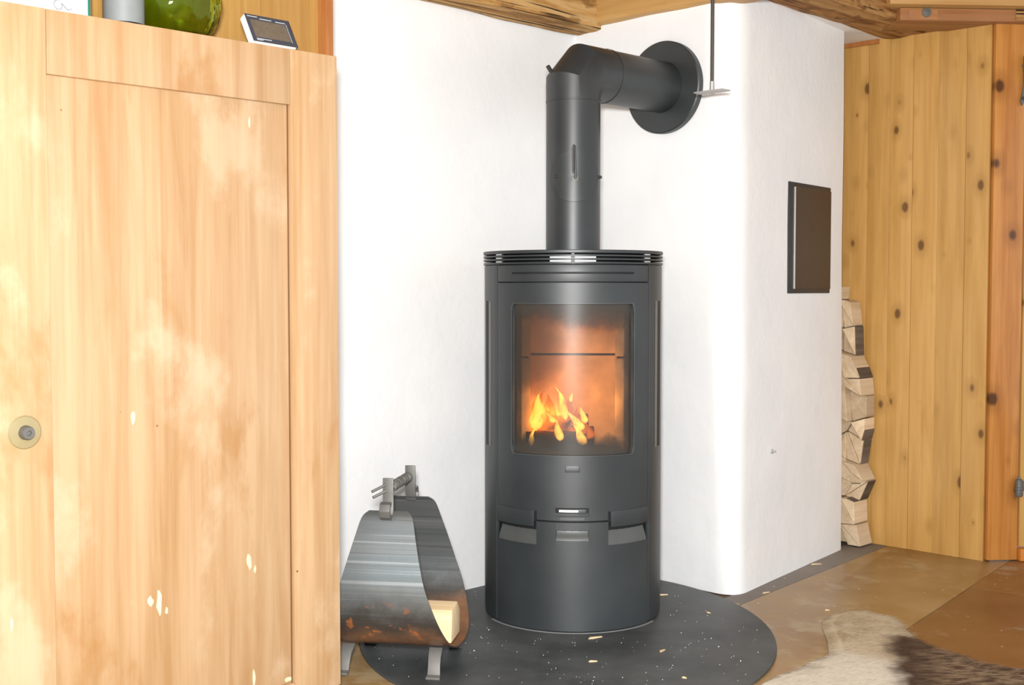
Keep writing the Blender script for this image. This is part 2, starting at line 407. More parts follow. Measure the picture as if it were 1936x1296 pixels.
# floor
fl_ = MB().box(-3, 3.2, -.6, 6, -.06, -.004).build('floor', M['gap']); tag(fl_, kind='structure')
def fq(a, b): p = BC+CD*a+CN*b; return (p.x, p.y)
g = .003
MB().prism([fq(-.05, -.02), fq(1.15, -.02), fq(1.15, .115), fq(.15, .060), fq(-.05, .052)], -.006, 0).build('border_slab', M['floor_grey'], fl_, bevel=.001)
MB().prism([fq(-5.2, .055), fq(-.05, .052+g), fq(.15, .060+g), fq(1.15, .115+g), fq(1.4, .115+g), fq(1.4, .5265), fq(-5.2, .5265)], -.006, 0).build('floor_slab', M['floor_main'], fl_, bevel=.001)
MB().prism([fq(-5.2, -3.4), fq(-.06, -3.4), fq(-.06, .049), fq(-5.2, .052)], -.006, 0).build('floor_slab', M['floor_main'], fl_, bevel=.001)
for a0, a1, b0, b1 in ((-5.2, -1.2, .529, 3), (-1.197, .550, .529, 1.9), (.552, 1.6, .5285, 1.9)):
    MB().prism([fq(a0, b0), fq(a1, b0), fq(a1, b1), fq(a0, b1)], -.006, random.uniform(-.001, .001)).build('floor_slab', M['floor_dark'], fl_, bevel=.0015)
# white walls: subdivided, slightly uneven plaster
def plaster_wall(name, p0, p1, h0, h1, lean=0., lean_dir=None, thick=.12, amp=.004, back=None, nx=24, nz=30):
    d = p1-p0; L = d.length; d = d/L; nrm = Vector((d.y, -d.x, 0))
    if back is None: back = -nrm
    vs = []; fs = []
    for j in range(nz+1):
        z = h0+(h1-h0)*j/nz
        for i in range(nx+1):
            p = p0+d*(L*i/nx)
            k = amp*noise.noise(Vector((p.x*3, p.y*3, z*2.2)))
            e = math.sin(PI*i/nx)*min(1, 6*z+.1)
            q = p+Vector((0, 0, z))-back*(k*e)
            if lean_dir is not None: q += lean_dir*(lean*z)
            vs.append(q)
    for j in range(nz):
        for i in range(nx): fs.append((j*(nx+1)+i, j*(nx+1)+i+1, (j+1)*(nx+1)+i+1, (j+1)*(nx+1)+i))
    k = len(vs); A = [0, nx, (nz+1)*(nx+1)-1, nz*(nx+1)]
    vs += [vs[a]+back*thick for a in A]
    rim = [list(range(0, nx+1)), [j*(nx+1)+nx for j in range(nz+1)], list(range((nz+1)*(nx+1)-1, nz*(nx+1)-1, -1)), [j*(nx+1) for j in range(nz, -1, -1)]]
    for e, r_ in enumerate(rim): fs.append(tuple(r_)+(k+(e+1) % 4, k+e))
    fs.append((k, k+1, k+2, k+3))
    return tag(MB().add(vs, fs).build(name, M['plaster']), kind='structure')
corner = Vector((.241, 4.057, 0))
wl = plaster_wall('wall_left', corner-U*2.4, corner+U*.05, 0, CEIL, back=V)
# flue wall + chimney flank as one mass with a rounded arris
def chimney():
    pts = []
    b0 = corner+V*.04; n = 26
    for i in range(n+1): pts.append((b0+( (BC+V*.075) - b0)*(i/n), 1.))
    p1 = BC+V*.075; p2 = BC+CD*.075
    for i in range(1, 16):
        t = i/16; q = p1*(1-t)**2+BC*(2*t*(1-t))+p2*t*t; pts.append((q, 1-t))
    pe = BC+CD*.829
    for i in range(n+1): pts.append((p2+(pe-p2)*(i/n), 0.))
    m = len(pts); nz = 40; vs = []; fs = []
    for j in range(nz+1):
        z = CEIL*j/nz
        for i, (p, w) in enumerate(pts):
            dirn = (-U*w + CN*(1-w)).normalized()
            k = .005*noise.noise(Vector((p.x*3.3, p.y*3.3, z*2.4+5)))
            q = p+dirn*k-U*(.027*z*w)
            if i > m-8: q -= CD*(.033*z/1.79*((i-(m-8))/7.))   # the far edge leans in a little
            vs.append(q+Vector((0, 0, z)))
    for j in range(nz):
        for i in range(m-1): fs.append((j*m+i, j*m+i+1, (j+1)*m+i+1, (j+1)*m+i))
    # back of the mass
    far = [pe-CN*.35, b0+U*.75]
    k = len(vs)
    for z in (0, CEIL):
        for f_ in far: vs.append(f_+Vector((0, 0, z)))
    right = [j*m+m-1 for j in range(nz+1)]; left = [j*m for j in range(nz, -1, -1)]
    fs.append(tuple(right[::-1])+(k, k+2)); fs.append((k, k+1, k+3, k+2)); fs.append(tuple(left[::-1])+(k+3, k+1))
    fs.append(tuple(range(nz*m, nz*m+m))+(k+2, k+3)); fs.append(tuple(range(m-1, -1, -1))+(k+1, k))
    return tag(MB().add(vs, fs).build('wall_chimney', M['plaster']), kind='structure')
chimney()
# ceiling
tag(MB().box(-2.6, 2.8, 1.3, 5.6, CEIL, CEIL+.06).build('ceiling', M['niche_wood']), kind='structure')
# plank wall: boards one by one, set along -V from PD
wr = MB().box(-.9, .41, .012, .05, 0, CEIL).build('wall_right', M['dark_gap'], loc=PD, rot=(0, 0, -PI/4)); tag(wr, kind='structure')
ed = [-.62, -.52, -.43, -.335, -.235, -.137, -.039, .046, .133, .227, .325, .408]
for i in range(len(ed)-1):
    o = MB().box(ed[i]+.0004, ed[i+1]-.0004, -.001-.0015*(i % 2)-.001*random.random(), .011, 0, 1.86).build('plank', M['pine'], wr, bevel=.0012)
# post of the door frame and the door beside it
pE = Vector((1.612, 4.092, 0))
tr = MB().box(-.002, .1055, -.004, .05, .004, 1.86).build('trim_1', M['pine_red'], bevel=.004, loc=pE, rot=(0, 0, math.radians(6))); tag(tr, kind='structure')
door = MB().box(0, .8, -.008, .02, .05, 1.86).build('door_1', M['pine'], bevel=.003, loc=pE+Vector((.1085, .0114, 0)), rot=(0, 0, math.radians(6))); tag(door, kind='structure')
MB().box(0, .8, -.02, .05, .002, .044).build('sill', M['rust_red'], door, bevel=.003)
def hinge(z, strap):
    h = MB().lathe([(.0, -.030), (.011, -.030), (.013, -.024), (.013, -.008), (.015, -.006), (.015, .0), (.012, .002), (.012, .026), (.006, .03), (.004, .037), (.0, .038)], 16, Matrix.Translation((-.012, -.023, z)), cap=False).build('hinge', M['iron'], door)
    MB().box(-.012, .12, -.019, -.0082, z-.012, z+.02).build('hinge_leaf', M['iron'], h, bevel=.002)
    if strap:
        MB().strip([(-.012, -.018, z-.03), (-.013, -.016, z-.06), (-.0165, -.014, z-.09), (-.02, -.013, z-.118), (-.022, -.013, z-.135)], (1, 0, 0), [.019, .014, .010, .015, .003], .006).build('hinge_tail', M['iron'], h)
        MB().lathe([(.0, .0), (.006, .0), (.005, .003), (0, .004)], 12, Matrix.Translation((-.0195, -.018, z-.112)) @ Matrix.Rotation(PI/2, 4, 'X'), cap=False).build('screw', M['rod'], h)
hinge(1.672, True); hinge(.255, False)
# ------------------------------------------------------------------ beams
def hewn(name, mat, L, w, h, amp, seed, loc, rz, label):
    nx, ny, nz = 60, 6, 6; vs = []; fs = []
    per = [(-1+2*i/ny, -1) for i in range(ny)]+[(1, -1+2*i/nz) for i in range(nz)]+[(1-2*i/ny, 1) for i in range(ny)]+[(-1, 1-2*i/nz) for i in range(nz)]
    m = len(per)
    for i in range(nx+1):
        x = L*i/nx
        for a, b in per:
            k = amp*(noise.noise(Vector((x*2.3, a*1.2, b*1.2+seed)))+.5*noise.noise(Vector((x*7, a*3, b*3+seed))))
            rr = 1-.045*(max(abs(a), abs(b)) == 1)*(abs(a*b))**6
            vs.append((x, a*w/2*rr+a*k, b*h/2*rr+b*k))
    for i in range(nx):
        for j in range(m): fs.append((i*m+j, i*m+(j+1) % m, (i+1)*m+(j+1) % m, (i+1)*m+j))
    fs += [tuple(range(m)), tuple(range(nx*m, nx*m+m))]
    o = MB().add(vs, fs).build(name, mat, sharp=60, loc=loc, rot=(0, 0, rz)); return tag(o, label, 'beam')
# along the left wall, lower face at 1.75
b0 = corner+V*-.058-U*2.2
hewn('ceiling_beam', M['hewn_pale'], 2.17, .118, .20, .006, 3, (b0.x, b0.y, 1.852), PI/4, 'rough hewn light brown ceiling beam along the white wall left of the flue')
# set into the flue wall
b1 = corner+U*.005+V*-.085
hewn('wall_beam', M['board_tan'], .62, .11, .22, .004, 9, (b1.x-.02, b1.y-.02, 1.878), -PI/4, 'smoother tan beam in the white wall above the round flue plate')
# dark log beam running into the plank wall
tipL = on_wall(1678, 80, PD, ND); tipR = on_wall(1762, 62, PD, ND)
wdt = (tipR-tipL).length; mid = (tipL+tipR)/2
b2 = mid-U*1.9
hewn('log_beam', M['hewn_dark'], 1.885, wdt, .22, .009, 21, (b2.x, b2.y, 1.808+.11), PI/4, 'dark rough log beam ending at the plank wall above the firewood')
# header beam across the right corner with a tan board above it
bG = MB().box(-.0, 1.2, -.0, .16, 0, .041).build('header_beam', M['beam_red'], bevel=.004, loc=at_depth(1702, 38, 4.03), rot=(0, 0, math.radians(4)))
tag(bG, 'reddish planed header beam over the plank door corner with a grey bolt', 'beam')
MB().lathe([(0, 0), (.016, 0), (.015, .004), (.0, .006)], 20, Matrix.Translation((.088, 0, .026)) @ Matrix.Rotation(PI/2, 4, 'X'), cap=False).build('bolt_head', M['iron'], bG)
MB().box(1.19-.80, 1.2-.78, -.004, .1, .004, .039).build('end_block', M['hewn_dark'], bG)
bT = MB().box(-.05, 1.25, -.04, .16, .043, .15).build('ceiling_board', M['board_tan'], bevel=.004, loc=at_depth(1702, 38, 4.03), rot=(0, 0, math.radians(4)))
tag(bT, 'light tan ceiling board above the reddish header beam', 'board')
# planed soffit between header and plank wall
sf = [at_depth(1702, 38, 4.08), at_depth(2100, 32, 4.16)]
tag(MB().prism([(1.365, 4.33), (1.30, 4.03), (2.3, 4.12), (2.3, 4.2), (1.66, 4.08), (1.60, 4.098)], 1.812, 1.84).build('soffit_board', M['beam_red']), 'planed red brown soffit board above the plank wall and door post', 'board')
# white plaster soffit between chimney top and log beam
tag(MB().prism([(.775, 3.79), (.80, 3.80), (1.345, 4.352), (1.215, 4.47), (1.06, 4.38)], 1.816, 1.90).build('trim_2', M['plaster']), kind='structure')
MB().box(-.16, -.0, -.012, .012, 1.80, 1.838).build('top_batten', M['niche_edge'], wr)
# ------------------------------------------------------------------ cupboard (local x = U, y = V)
C0 = Vector((-.388, 2.721, 0)); CT = 1.442
cab = thing('cupboard', C0, PI/4, 'tall honey coloured wooden cupboard with panelled door, left of the log basket', 'cupboard')
MB().box(-1.5, .004, .024, .2, .03, CT-.035).box(-1.5, -.01, .024, .2, CT-.035, CT-.001).box(-1.48, -.01, .06, .2, 0, .03).box(-1.5, .139, .2, .5, .0, CT-.036).box(-1.5, .117, .2, .231, CT-.036, CT-.001).build('carcass', M['cabinet'], cab, bevel=.002)
MB().box(.0015, .0055, .0225, .026, .03, CT-.036).build('side_strip', M['dark_gap'], cab)
dr = MB().box(-.68, -.1, .0125, .0215, .04, 1.335).build('door_panel', M['cabinet'], cab, bevel=.001)
MB().box(-.1235, 0, 0, .022, .03, CT).build('stile', M['cabinet'], dr, bevel=.0025)
MB().box(-.80, -.660, 0, .022, .03, CT).build('stile', M['cabinet'], dr, bevel=.0025)
MB().box(-.6595, -.1240, .0004, .022, 1.3225, CT-.0005).build('rail', M['cabinet'], dr, bevel=.0025)
MB().box(-.6595, -.1240, .0004, .022, .03, .062).build('rail', M['cabinet'], dr, bevel=.0025)
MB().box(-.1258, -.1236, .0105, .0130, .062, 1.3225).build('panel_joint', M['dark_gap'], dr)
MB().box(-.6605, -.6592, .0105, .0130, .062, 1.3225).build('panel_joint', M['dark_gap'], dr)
Ry = Matrix.Rotation(PI/2, 4, 'X')
kn = MB().lathe([(0, -.001), (.030, -.001), (.031, .001), (.029, .003), (.012, .0045), (0, .0045)], 40, Matrix.Translation((-.713, 0, .665)) @ Ry, cap=False).build('lock_plate', M['brass'], dr)
MB().lathe([(.0, .016), (.004, .016), (.005, .020), (.011, .020), (.0125, .016), (.0135, .004), (.0135, .003)], 28, Matrix.Translation((-.713, 0, .665)) @ Ry, cap=False).build('lock_barrel', M['iron'], dr)
# chipped patches of bare wood
def chip(px, py, w, h, seed, dy=0.):
    P = on_wall(px, py, C0+V*dy, NA); lx = (P-C0).dot(U); rs = random.Random(seed); n = 9
    poly = [(lx+w/2*math.cos(2*PI*i/n)*rs.uniform(.6, 1.15), P.z+h/2*math.sin(2*PI*i/n)*rs.uniform(.6, 1.15)) for i in range(n)]
    vs = [(a, dy-.0006, b) for a, b in poly]+[(a, dy+.0004, b) for a, b in poly]
    fs = [tuple(range(n)), tuple(range(n, 2*n))[::-1]]+[(i, (i+1) % n, n+(i+1) % n, n+i) for i in range(n)]
    MB().add(vs, fs).build('chipped_patch', M['chip'], dr)
for a in ((301, 1140, .014, .058, 1, .0125), (284, 1137, .014, .022, 2, .0125), (315, 1155, .007, .018, 3, .0125), (471, 1062, .014, .036, 4, .0125), (482, 1078, .006, .018, 5, .0125),
          (480, 1283, .008, .04, 6, .0125), (545, 1285, .03, .012, 7, .0125), (252, 790, .012, .034, 8, .0125), (22, 1182, .007, .034, 9, 0), (471, 232, .006, .026, 10, .0125)): chip(*a)
# recess above the cupboard
MB().box(-1.5, .118, .232, .25, CT-.036, 2.05).build('upper_back', M['niche_wood'], cab)
MB().box(.118, .140, .20, .5, CT-.036, 2.05).build('upper_side', M['niche_edge'], cab, bevel=.002)
MB().box(-1.5, .118, .251, .5, CT-.036, 2.05).build('upper_body', M['niche_wood'], cab)
def cabpt(lx, ly, z): return C0+U*lx+V*ly+Vector((0, 0, z))
# ------------------------------------------------------------------ things on the cupboard
bk = thing('book', cabpt(-.146, .022, CT+.0065), PI/4, 'small dark book with a pale page edge leaning on the cupboard', 'book')
tl = Matrix.Rotation(math.radians(-32), 4, 'X')
# leaning back; wide across the front, pages white
def tilt(o): o.rotation_euler = (math.radians(-30), 0, 0)
o = MB().box(-.056, .056, -.001, .0145, .004, .0725).build('pages', M['paper'], bk); tilt(o)
o = MB().box(-.0545, .058, -.0025, -.001, .003, .0745).box(-.0545, .058, .0145, .016, .003, .0745).box(.056, .058, -.0025, .016, .003, .0745).build('cover', M['book_dark'], bk); tilt(o)
o = MB().box(-.046, .044, -.0029, -.0026, .014, .060).build('cover_picture', M['book_pic'], bk); tilt(o)
for x0, x1, z in ((-.05, -.025, .068), (-.02, .01, .0645), (.02, .045, .0635), (-.045, -.008, .0085), (-.045, -.03, .0055)): tilt(MB().box(x0, x1, -.0030, -.0026, z, z+.0018).build('print_line', M['print'], bk))
tilt(MB().box(.046, .0468, -.003, -.0026, .012, .062).build('print_line', M['print'], bk))
vz = thing('vase', cabpt(-.331, .115, CT), 0, 'round bulging green glass vase on top of the cupboard', 'vase')
pr = []
for i in range(15):
    t = i/14; a = -1.15+t*2.35; pr.append((.094*math.cos(a)**.8 if math.cos(a) > 0 else .03, .087+.095*math.sin(a)))
outer = [(0., .0), (.055, .0)]+pr[1:]+[(.036, .20), (.040, .225)]
inner = [(max(r-.005, 0), max(z, .009)) for r, z in outer[::-1]]
v_ = MB(); n = 40; prof = outer+inner; vs = []
for r, z in prof:
    for i in range(n):
        a = 2*PI*i/n; k = 1+.03*math.cos(a*10+z*60)+.012*math.cos(z*260)*(1 if r > .05 else .2)*math.sin(PI*min(max(z/.19, 0), 1)); vs.append((r*k*math.cos(a), r*k*math.sin(a), z))
v_.add(vs, [(j*n+i, j*n+(i+1) % n, (j+1)*n+(i+1) % n, (j+1)*n+i) for j in range(len(prof)-1) for i in range(n)]).build('bowl', M['green_glass'], vz, sharp=60)
jr = thing('jar', cabpt(-.462, .085, CT), PI/4, 'clear glass jar with a broad grey label beside the green vase', 'jar')
MB().lathe([(0, .0), (.036, .0), (.039, .004), (.039, .10), (.030, .118), (.030, .135), (.027, .135), (.027, .116), (.036, .098), (.036, .006), (0, .005)], 40, cap=False).build('glass_body', M['clear_glass'], jr)
MB().lathe([(.0394, .012), (.0400, .012), (.0400, .064), (.0394, .064), (.0394, .012)], 40, cap=False).build('paper_label', M['label_grey'], jr)
MB().lathe([(0, .136), (.032, .136), (.032, .152), (0, .152)], 32, cap=False).build('lid', M['iron'], jr)
bx = thing('box', cabpt(-.62, .06, CT), PI/4, 'white cardboard box with green and red side at the cupboard left end', 'box')
MB().box(-.12, .071, 0, .05, .0, .12).build('carton', M['paper'], bx, bevel=.001)
MB().box(.0715, .0765, .0005, .05, .0, .12).build('green_side', M['teal'], bx)
MB().box(.077, .0785, .003, .05, .0, .12).build('red_side', M['red'], bx)
MB().tube([(.012+.011*math.cos(a)*(1-.06*a), -.0008, .024+.009*math.sin(a)) for a in [i*.35 for i in range(4, 20)]]+[(.03, -.0008, .017), (.038, -.0008, .020)], .0006, 6).build('scribble', M['rod'], bx)
# ------------------------------------------------------------------ hearth plate
hp = []
for i in range(96):
    a = 2*PI*i/96; hp.append((.145+.552*math.cos(a), 3.25+.68*math.sin(a)))
def clip(poly, px, py, nx, ny):   # keep (p-q).n <= 0
    out = []
    for i, p in enumerate(poly):
        q = poly[(i+1) % len(poly)]; a = (p[0]-px)*nx+(p[1]-py)*ny; b = (q[0]-px)*nx+(q[1]-py)*ny
        if a <= 0: out.append(p)
        if a*b < 0: t = a/(a-b); out.append((p[0]+(q[0]-p[0])*t, p[1]+(q[1]-p[1])*t))
    return out
hp = clip(hp, PA.x, PA.y, -R2, R2); hp = clip(hp, BC.x, BC.y, R2, R2)
hp = [p for p in hp]
he = MB().prism(hp, .0005, .008).build('hearth_plate', M['hearth'], bevel=.0015); tag(he, 'black rounded metal hearth plate under the wood stove', 'hearth plate')
# ------------------------------------------------------------------ stove
sv = thing('wood_stove', ST, math.radians(-2.86), 'black cylindrical wood stove with curved glass door and burning fire', 'stove')
SR = .25; TOPZ = 1.022; D2 = math.radians
MB().cyl_patch(D2(56.8), D2(303.2), .005, .984, SR, .012, 70).build('side_panel', M['stove'], sv, bevel=.004)
MB().lathe([(0, .002), (.238, .002), (.238, .006), (.238, .014), (.238, .43), (0, .43)], 72, cap=False).build('lower_drum', M['stove_dark'], sv)
MB().lathe([(0, .90), (.238, .90), (.238, .984), (0, .984)], 72, cap=False).build('upper_drum', M['stove_dark'], sv)
MB().cyl_patch(D2(50), D2(310), .43, .90, .237, .010, 70).build('firebox_shell', M['stove_dark'], sv)
# ventilated top: plate and three slats on spacers
MB().lathe([(0, 1.013), (.252, 1.013), (.2535, 1.0145), (.2535, 1.0205), (.252, TOPZ), (0, TOPZ)], 96, cap=False).build('top_plate', M['stove'], sv)
for z in (.9845, .9945, 1.004):
    MB().lathe([(.228, z), (.2515, z), (.2530, z+.001), (.2530, z+.0045), (.2515, z+.0055), (.228, z+.0055), (.228, z)], 96, cap=False).build('vent_slat', M['stove'], sv)
MB().lathe([(0, .984), (.205, .984), (.205, 1.013), (0, 1.013)], 48, cap=False).build('vent_core', M['stove_dark'], sv)
for a in (-57, 0, 57, 120, 180, 240):
    MB().cyl_patch(D2(a-.9), D2(a+.9), .984, 1.013, .247, .02, 2).build('vent_spacer', M['stove'], sv)
for a0, a1 in ((-14.2, -1.2), (1.2, 14.2)):
    for z in (.9902, .9998): MB().cyl_patch(D2(a0), D2(a1), z, z+.004, .248, .004, 6).build('bright_gap_piece', M['steel'], sv)  # pale pieces added to stand in for light showing through the slat gaps
for a0 in (-57.5, 51.5):
    for z in (.9902, .9998, 1.0096): MB().cyl_patch(D2(a0), D2(a0+6), z, z+.003, .249, .003, 3).build('bright_gap_piece', M['steel'], sv)
# front panels
DA = 55.3
ub = MB().cyl_patch(D2(-DA), D2(DA), .9375, .982, .2485, .012, 40).build('upper_band', M['stove'], sv, bevel=.0015)
MB().cyl_patch(D2(-41), D2(41), .958, .9635, .2492, .003, 40).build('band_slot', M['stove_dark'], ub)
def curved_frame(outer, inner, r, th, rings=5):
    """frame between two closed loops given as (angle deg, z); loops share point count"""
    mb = MB(); n = len(outer)
    def P(a, z, rr): a = D2(a); return (rr*math.sin(a), -rr*math.cos(a), z)
    Ls = [[(o[0]+(i[0]-o[0])*k/rings, o[1]+(i[1]-o[1])*k/rings) for o, i in zip(outer, inner)] for k in range(rings+1)]
    front = [[P(a, z, r) for a, z in L] for L in Ls]; back = [[P(a, z, r-th) for a, z in L] for L in Ls[::-1]]
    return mb.ring_loops(front+back, close=True)
GX, GZ0, GZ1 = 41.2, .476, .879
inn = densify(rounded(-GX, GX, GZ0*100, GZ1*100, 2.0, 5), 1.6); inn = [(a, z/100) for a, z in inn]
out_ = []
OX, OZ0, OZ1 = DA, .3015, .9345
cz_ = (GZ0+GZ1)/2
for a, z in inn:      # push each inner point out to the outer rectangle, by side
    ta = (OX/abs(a)) if a else 1e9; dz = z-cz_
    tz = ((OZ1-cz_) if dz > 0 else (cz_-OZ0))/abs(dz) if dz else 1e9
    t = min(ta, tz); out_.append((a*t, cz_+dz*t))
# make sure that the corners exist
for sx in (-1, 1):
    for zz in (OZ0, OZ1):
        k = min(range(len(out_)), key=lambda i: (out_[i][0]-sx*OX)**2+((out_[i][1]-zz)*200)**2); out_[k] = (sx*OX, zz)
dor = curved_frame(out_, inn, .2490, .012).build('door', M['stove'], sv, sharp=40)
# bright thin rim around the pane
rim = curved_frame([(a*1.012, cz_+(z-cz_)*1.008) for a, z in inn], inn, .2496, .004, 1).build('pane_rim', M['scoop'], dor)
MB().cyl_patch(D2(-44), D2(44), .468, .888, .2375, .004, 40).build('glass_pane', M['sooty'], dor)
# badge with worn raised marks
bd = MB().cyl_patch(D2(-4.6), D2(4.6), .4315, .4485, .2500, .002, 6).build('badge', M['stove'], dor, bevel=.0006)
for a0, a1, z0, z1 in ((-3.8, -2.2, .438, .4445), (-1.6, -.7, .4385, .443), (-.2, .8, .4385, .4425), (1.3, 2.1, .4385, .443), (2.5, 3.6, .4385, .4425)):
    MB().cyl_patch(D2(a0), D2(a1), z0, z1, .2504, .0006, 3).build('badge_relief', M['scoop'], bd)
# air slide and handles
sl = MB().cyl_patch(D2(-10.5), D2(10.2), .3135, .3365, .2494, .002, 10).build('slide_recess', M['stove_dark'], dor)
MB().cyl_patch(D2(-8.2), D2(3.8), .325, .3315, .2500, .002, 8).build('slide_bar', M['steel'], dor)
MB().cyl_patch(D2(-10.5), D2(9.8), .315, .3225, .2500, .002, 8).build('slide_track', M['stove'], dor)
MB().cyl_patch(D2(3.6), D2(8.6), .3205, .3335, .2545, .006, 4).build('slide_knob', M['stove'], dor, bevel=.001)
MB().cyl_patch(D2(-7.4), D2(7.4), .3045, .310, .2498, .002, 8).build('slide_lip', M['scoop'], dor)
def scoop_strip(a0, a1, z0, z1, depth, mat, name, par):
    """hollow that curves into the panel: deep at its upper edge"""
    mb = MB(); nz = 7; n = 10; vs = []
    for j in range(nz+1):
        t = j/nz; z = z0+(z1-z0)*t; rr = .2496-depth*(1-math.cos(t*PI/2))*0-depth*math.sin(t*PI/2)**1.5
        for i in range(n+1):
            a = D2(a0+(a1-a0)*i/n); vs.append((rr*math.sin(a), -rr*math.cos(a), z))
    mb.add(vs, [(j*(n+1)+i, j*(n+1)+i+1, (j+1)*(n+1)+i+1, (j+1)*(n+1)+i) for j in range(nz) for i in range(n)])
    return mb.build(name, mat, par)
# lower panel with openings for the scoops, as bands of curved slabs
for a0, a1, z0, z1 in ((-DA, DA, .004, .2345), (-22.7, -10, .2345, .297), (10, 22.7, .2345, .297), (-10, 10, .2345, .2485), (-10, 10, .2755, .297)):
    MB().cyl_patch(D2(a0), D2(a1), z0, z1, .2490, .012, max(3, int((a1-a0)/3))).build('lower_panel', M['stove'], sv)
scoop_strip(-DA+1.5, -22.7, .2345, .297, .016, M['scoop'], 'side_scoop', sv)
scoop_strip(22.7, DA-1.5, .2345, .297, .016, M['scoop'], 'side_scoop', sv)
scoop_strip(-10, 10, .2485, .2755, .012, M['scoop'], 'drawer_scoop', sv)
for s in (-1, 1):
    a0, a1 = sorted((s*DA, s*24.2))
    MB().cyl_patch(D2(a0), D2(a1), .2825, .3262, .2520, .006, 12).build('door_grip', M['stove'], dor, bevel=.0012)
    a0, a1 = sorted((s*24.2, s*22.4)); MB().cyl_patch(D2(a0), D2(a1), .297, .3245, .2494, .002, 2).build('grip_gap', M['stove_dark'], dor)
    # long recessed slots in the sides
    a0, a1 = sorted((s*65, s*79)); MB().cyl_patch(D2(a0), D2(a1), .4825, .885, .2503, .002, 6).build('side_slot', M['stove_dark'], sv)
    for b0_, b1_ in ((65, 68), (76.7, 79)):
        a0, a1 = sorted((s*b0_, s*b1_)); MB().cyl_patch(D2(a0), D2(a1), .4825, .885, .2514, .002, 2).build('slot_bar', M['pale_iron'], sv, bevel=.0004)
# firebox lining
for z0, z1 in ((.455, .7235), (.7295, .89)):
    MB().box(-.13, .13, .105, .135, z0, z1).build('fire_brick', M['brick'], sv, bevel=.003)
    for s in (-1, 1):
        mt = Matrix.Translation((s*.165, .02, 0)) @ Matrix.Rotation(s*math.radians(-24), 4, 'Z')
        MB().box(-.014, .014, -.085, .105, z0, z1, mt).build('fire_brick', M['brick'], sv, bevel=.003)
MB().box(-.13, .13, .110, .130, .7235, .7295).build('brick_joint', M['stove_dark'], sv)
MB().box(-.17, .17, -.15, .12, .875, .885).build('baffle', M['brick'], sv)
MB().lathe([(0, .431), (.215, .431), (.20, .445), (.12, .462), (0, .468)], 40, cap=False).build('ash_bed', M['ash'], sv)
gr = MB()
for i in range(9): gr.box(-.16, .16, -.19+i*.012, -.186+i*.012, .466, .470)
# ------------------------------------------------------------------ fire
def svp(x, y, z): return sv.matrix_basis @ Vector((x, y, z))
bpy.context.view_layer.update()
def log_mesh(L, r, seed):
    rs = random.Random(seed); n = 14; m = 10; vs = []
    for j in range(m+1):
        for i in range(n):
            a = 2*PI*i/n; k = r*(1+.18*noise.noise(Vector((math.cos(a)*1.3, math.sin(a)*1.3, j*.5+seed)))); vs.append((k*math.cos(a), k*math.sin(a), L*(j/m-.5)))
    fs = [(j*n+i, j*n+(i+1) % n, (j+1)*n+(i+1) % n, (j+1)*n+i) for j in range(m) for i in range(n)]+[tuple(range(n))[::-1], tuple(range(m*n, m*n+n))]
    return MB().add(vs, fs)
for (x, y, z, L, r, rx, rz, lb) in ((-.045, -.055, .492, .17, .027, 90, 84, 'charred log burning at the left side behind the stove glass'),
                                    (-.03, .03, .494, .18, .029, 90, 94, 'charred log burning at the back of the firebox'),
                                    (-.03, -.012, .536, .15, .022, 87, 88, 'charred log lying on top of the fire in the stove')):
    o = log_mesh(L, r, int(rz)).build('burning_log', M['char'], loc=svp(x, y, z), rot=(D2(rx), 0, D2(rz))); tag(o, lb, 'log', 'logs burning in the stove')
fire = thing('fire', svp(-.04, -.03, .47), math.radians(-2.86), 'orange and yellow flames burning behind the stove glass', 'fire')
def flame_mesh(h, r, lean, seed, name, mat):
    n = 14; m = 12; vs = []
    for j in range(m+1):
        t = j/m; rr = r*(math.sin(PI*(t**.62)))**1.0*(1-.35*t)+.0004
        ox = lean*h*t*t+.16*h*t*math.sin(t*5+seed)*.5; oy = .1*h*t*math.sin(t*4+seed*2)
        for i in range(n):
            a = 2*PI*i/n; k = rr*(1+.25*noise.noise(Vector((math.cos(a), math.sin(a), t*3+seed)))); vs.append((ox+k*math.cos(a), oy+k*.7*math.sin(a), h*t))
    fs = [(j*n+i, j*n+(i+1) % n, (j+1)*n+(i+1) % n, (j+1)*n+i) for j in range(m) for i in range(n)]+[tuple(range(n))[::-1], tuple(range(m*n, m*n+n))]
    return MB().add(vs, fs).build(name, mat, fire)
# positions in stove coordinates (x, y, z, height, radius, lean, hot)
for i, (x, y, z, h, r, ln, hot) in enumerate((
    (-.102, -.06, .520, .105, .026, .15, 1), (-.115, -.09, .480, .055, .008, .25, 1), (-.120, -.02, .500, .13, .036, .2, 0), (-.075, -.03, .52, .10, .034, .1, 0),
    (-.055, -.09, .545, .030, .011, -.5, 1), (-.035, -.09, .495, .06, .014, -.2, 1), (-.02, -.06, .55, .095, .013, -.35, 1), (-.02, -.02, .53, .08, .026, .2, 0),
    (.022, -.10, .525, .06, .016, -.7, 1), (.035, -.09, .545, .045, .012, -.4, 1), (.028, -.11, .485, .06, .016, -.5, 1), (.01, -.05, .50, .085, .030, .1, 0),
    (.045, -.06, .495, .06, .024, -.2, 0), (-.005, -.10, .605, .026, .006, .1, 1))):
    o = flame_mesh(h, r, ln, i*1.7, 'flame', M['flame_y'] if hot else M['flame_o']); o.location = (x+.04, y+.03, z-.47)
gb = MB().lathe([(math.sin(PI*i/12), -math.cos(PI*i/12)) for i in range(13)], 24, cap=False).build('fire_gas', M['glow'], fire, loc=(-.045, .015, .075)); gb.scale = (.095, .075, .085)
MB().box(-.10, .02, -.155, -.145, .0, .008).build('ember_bed', M['ember'], fire)
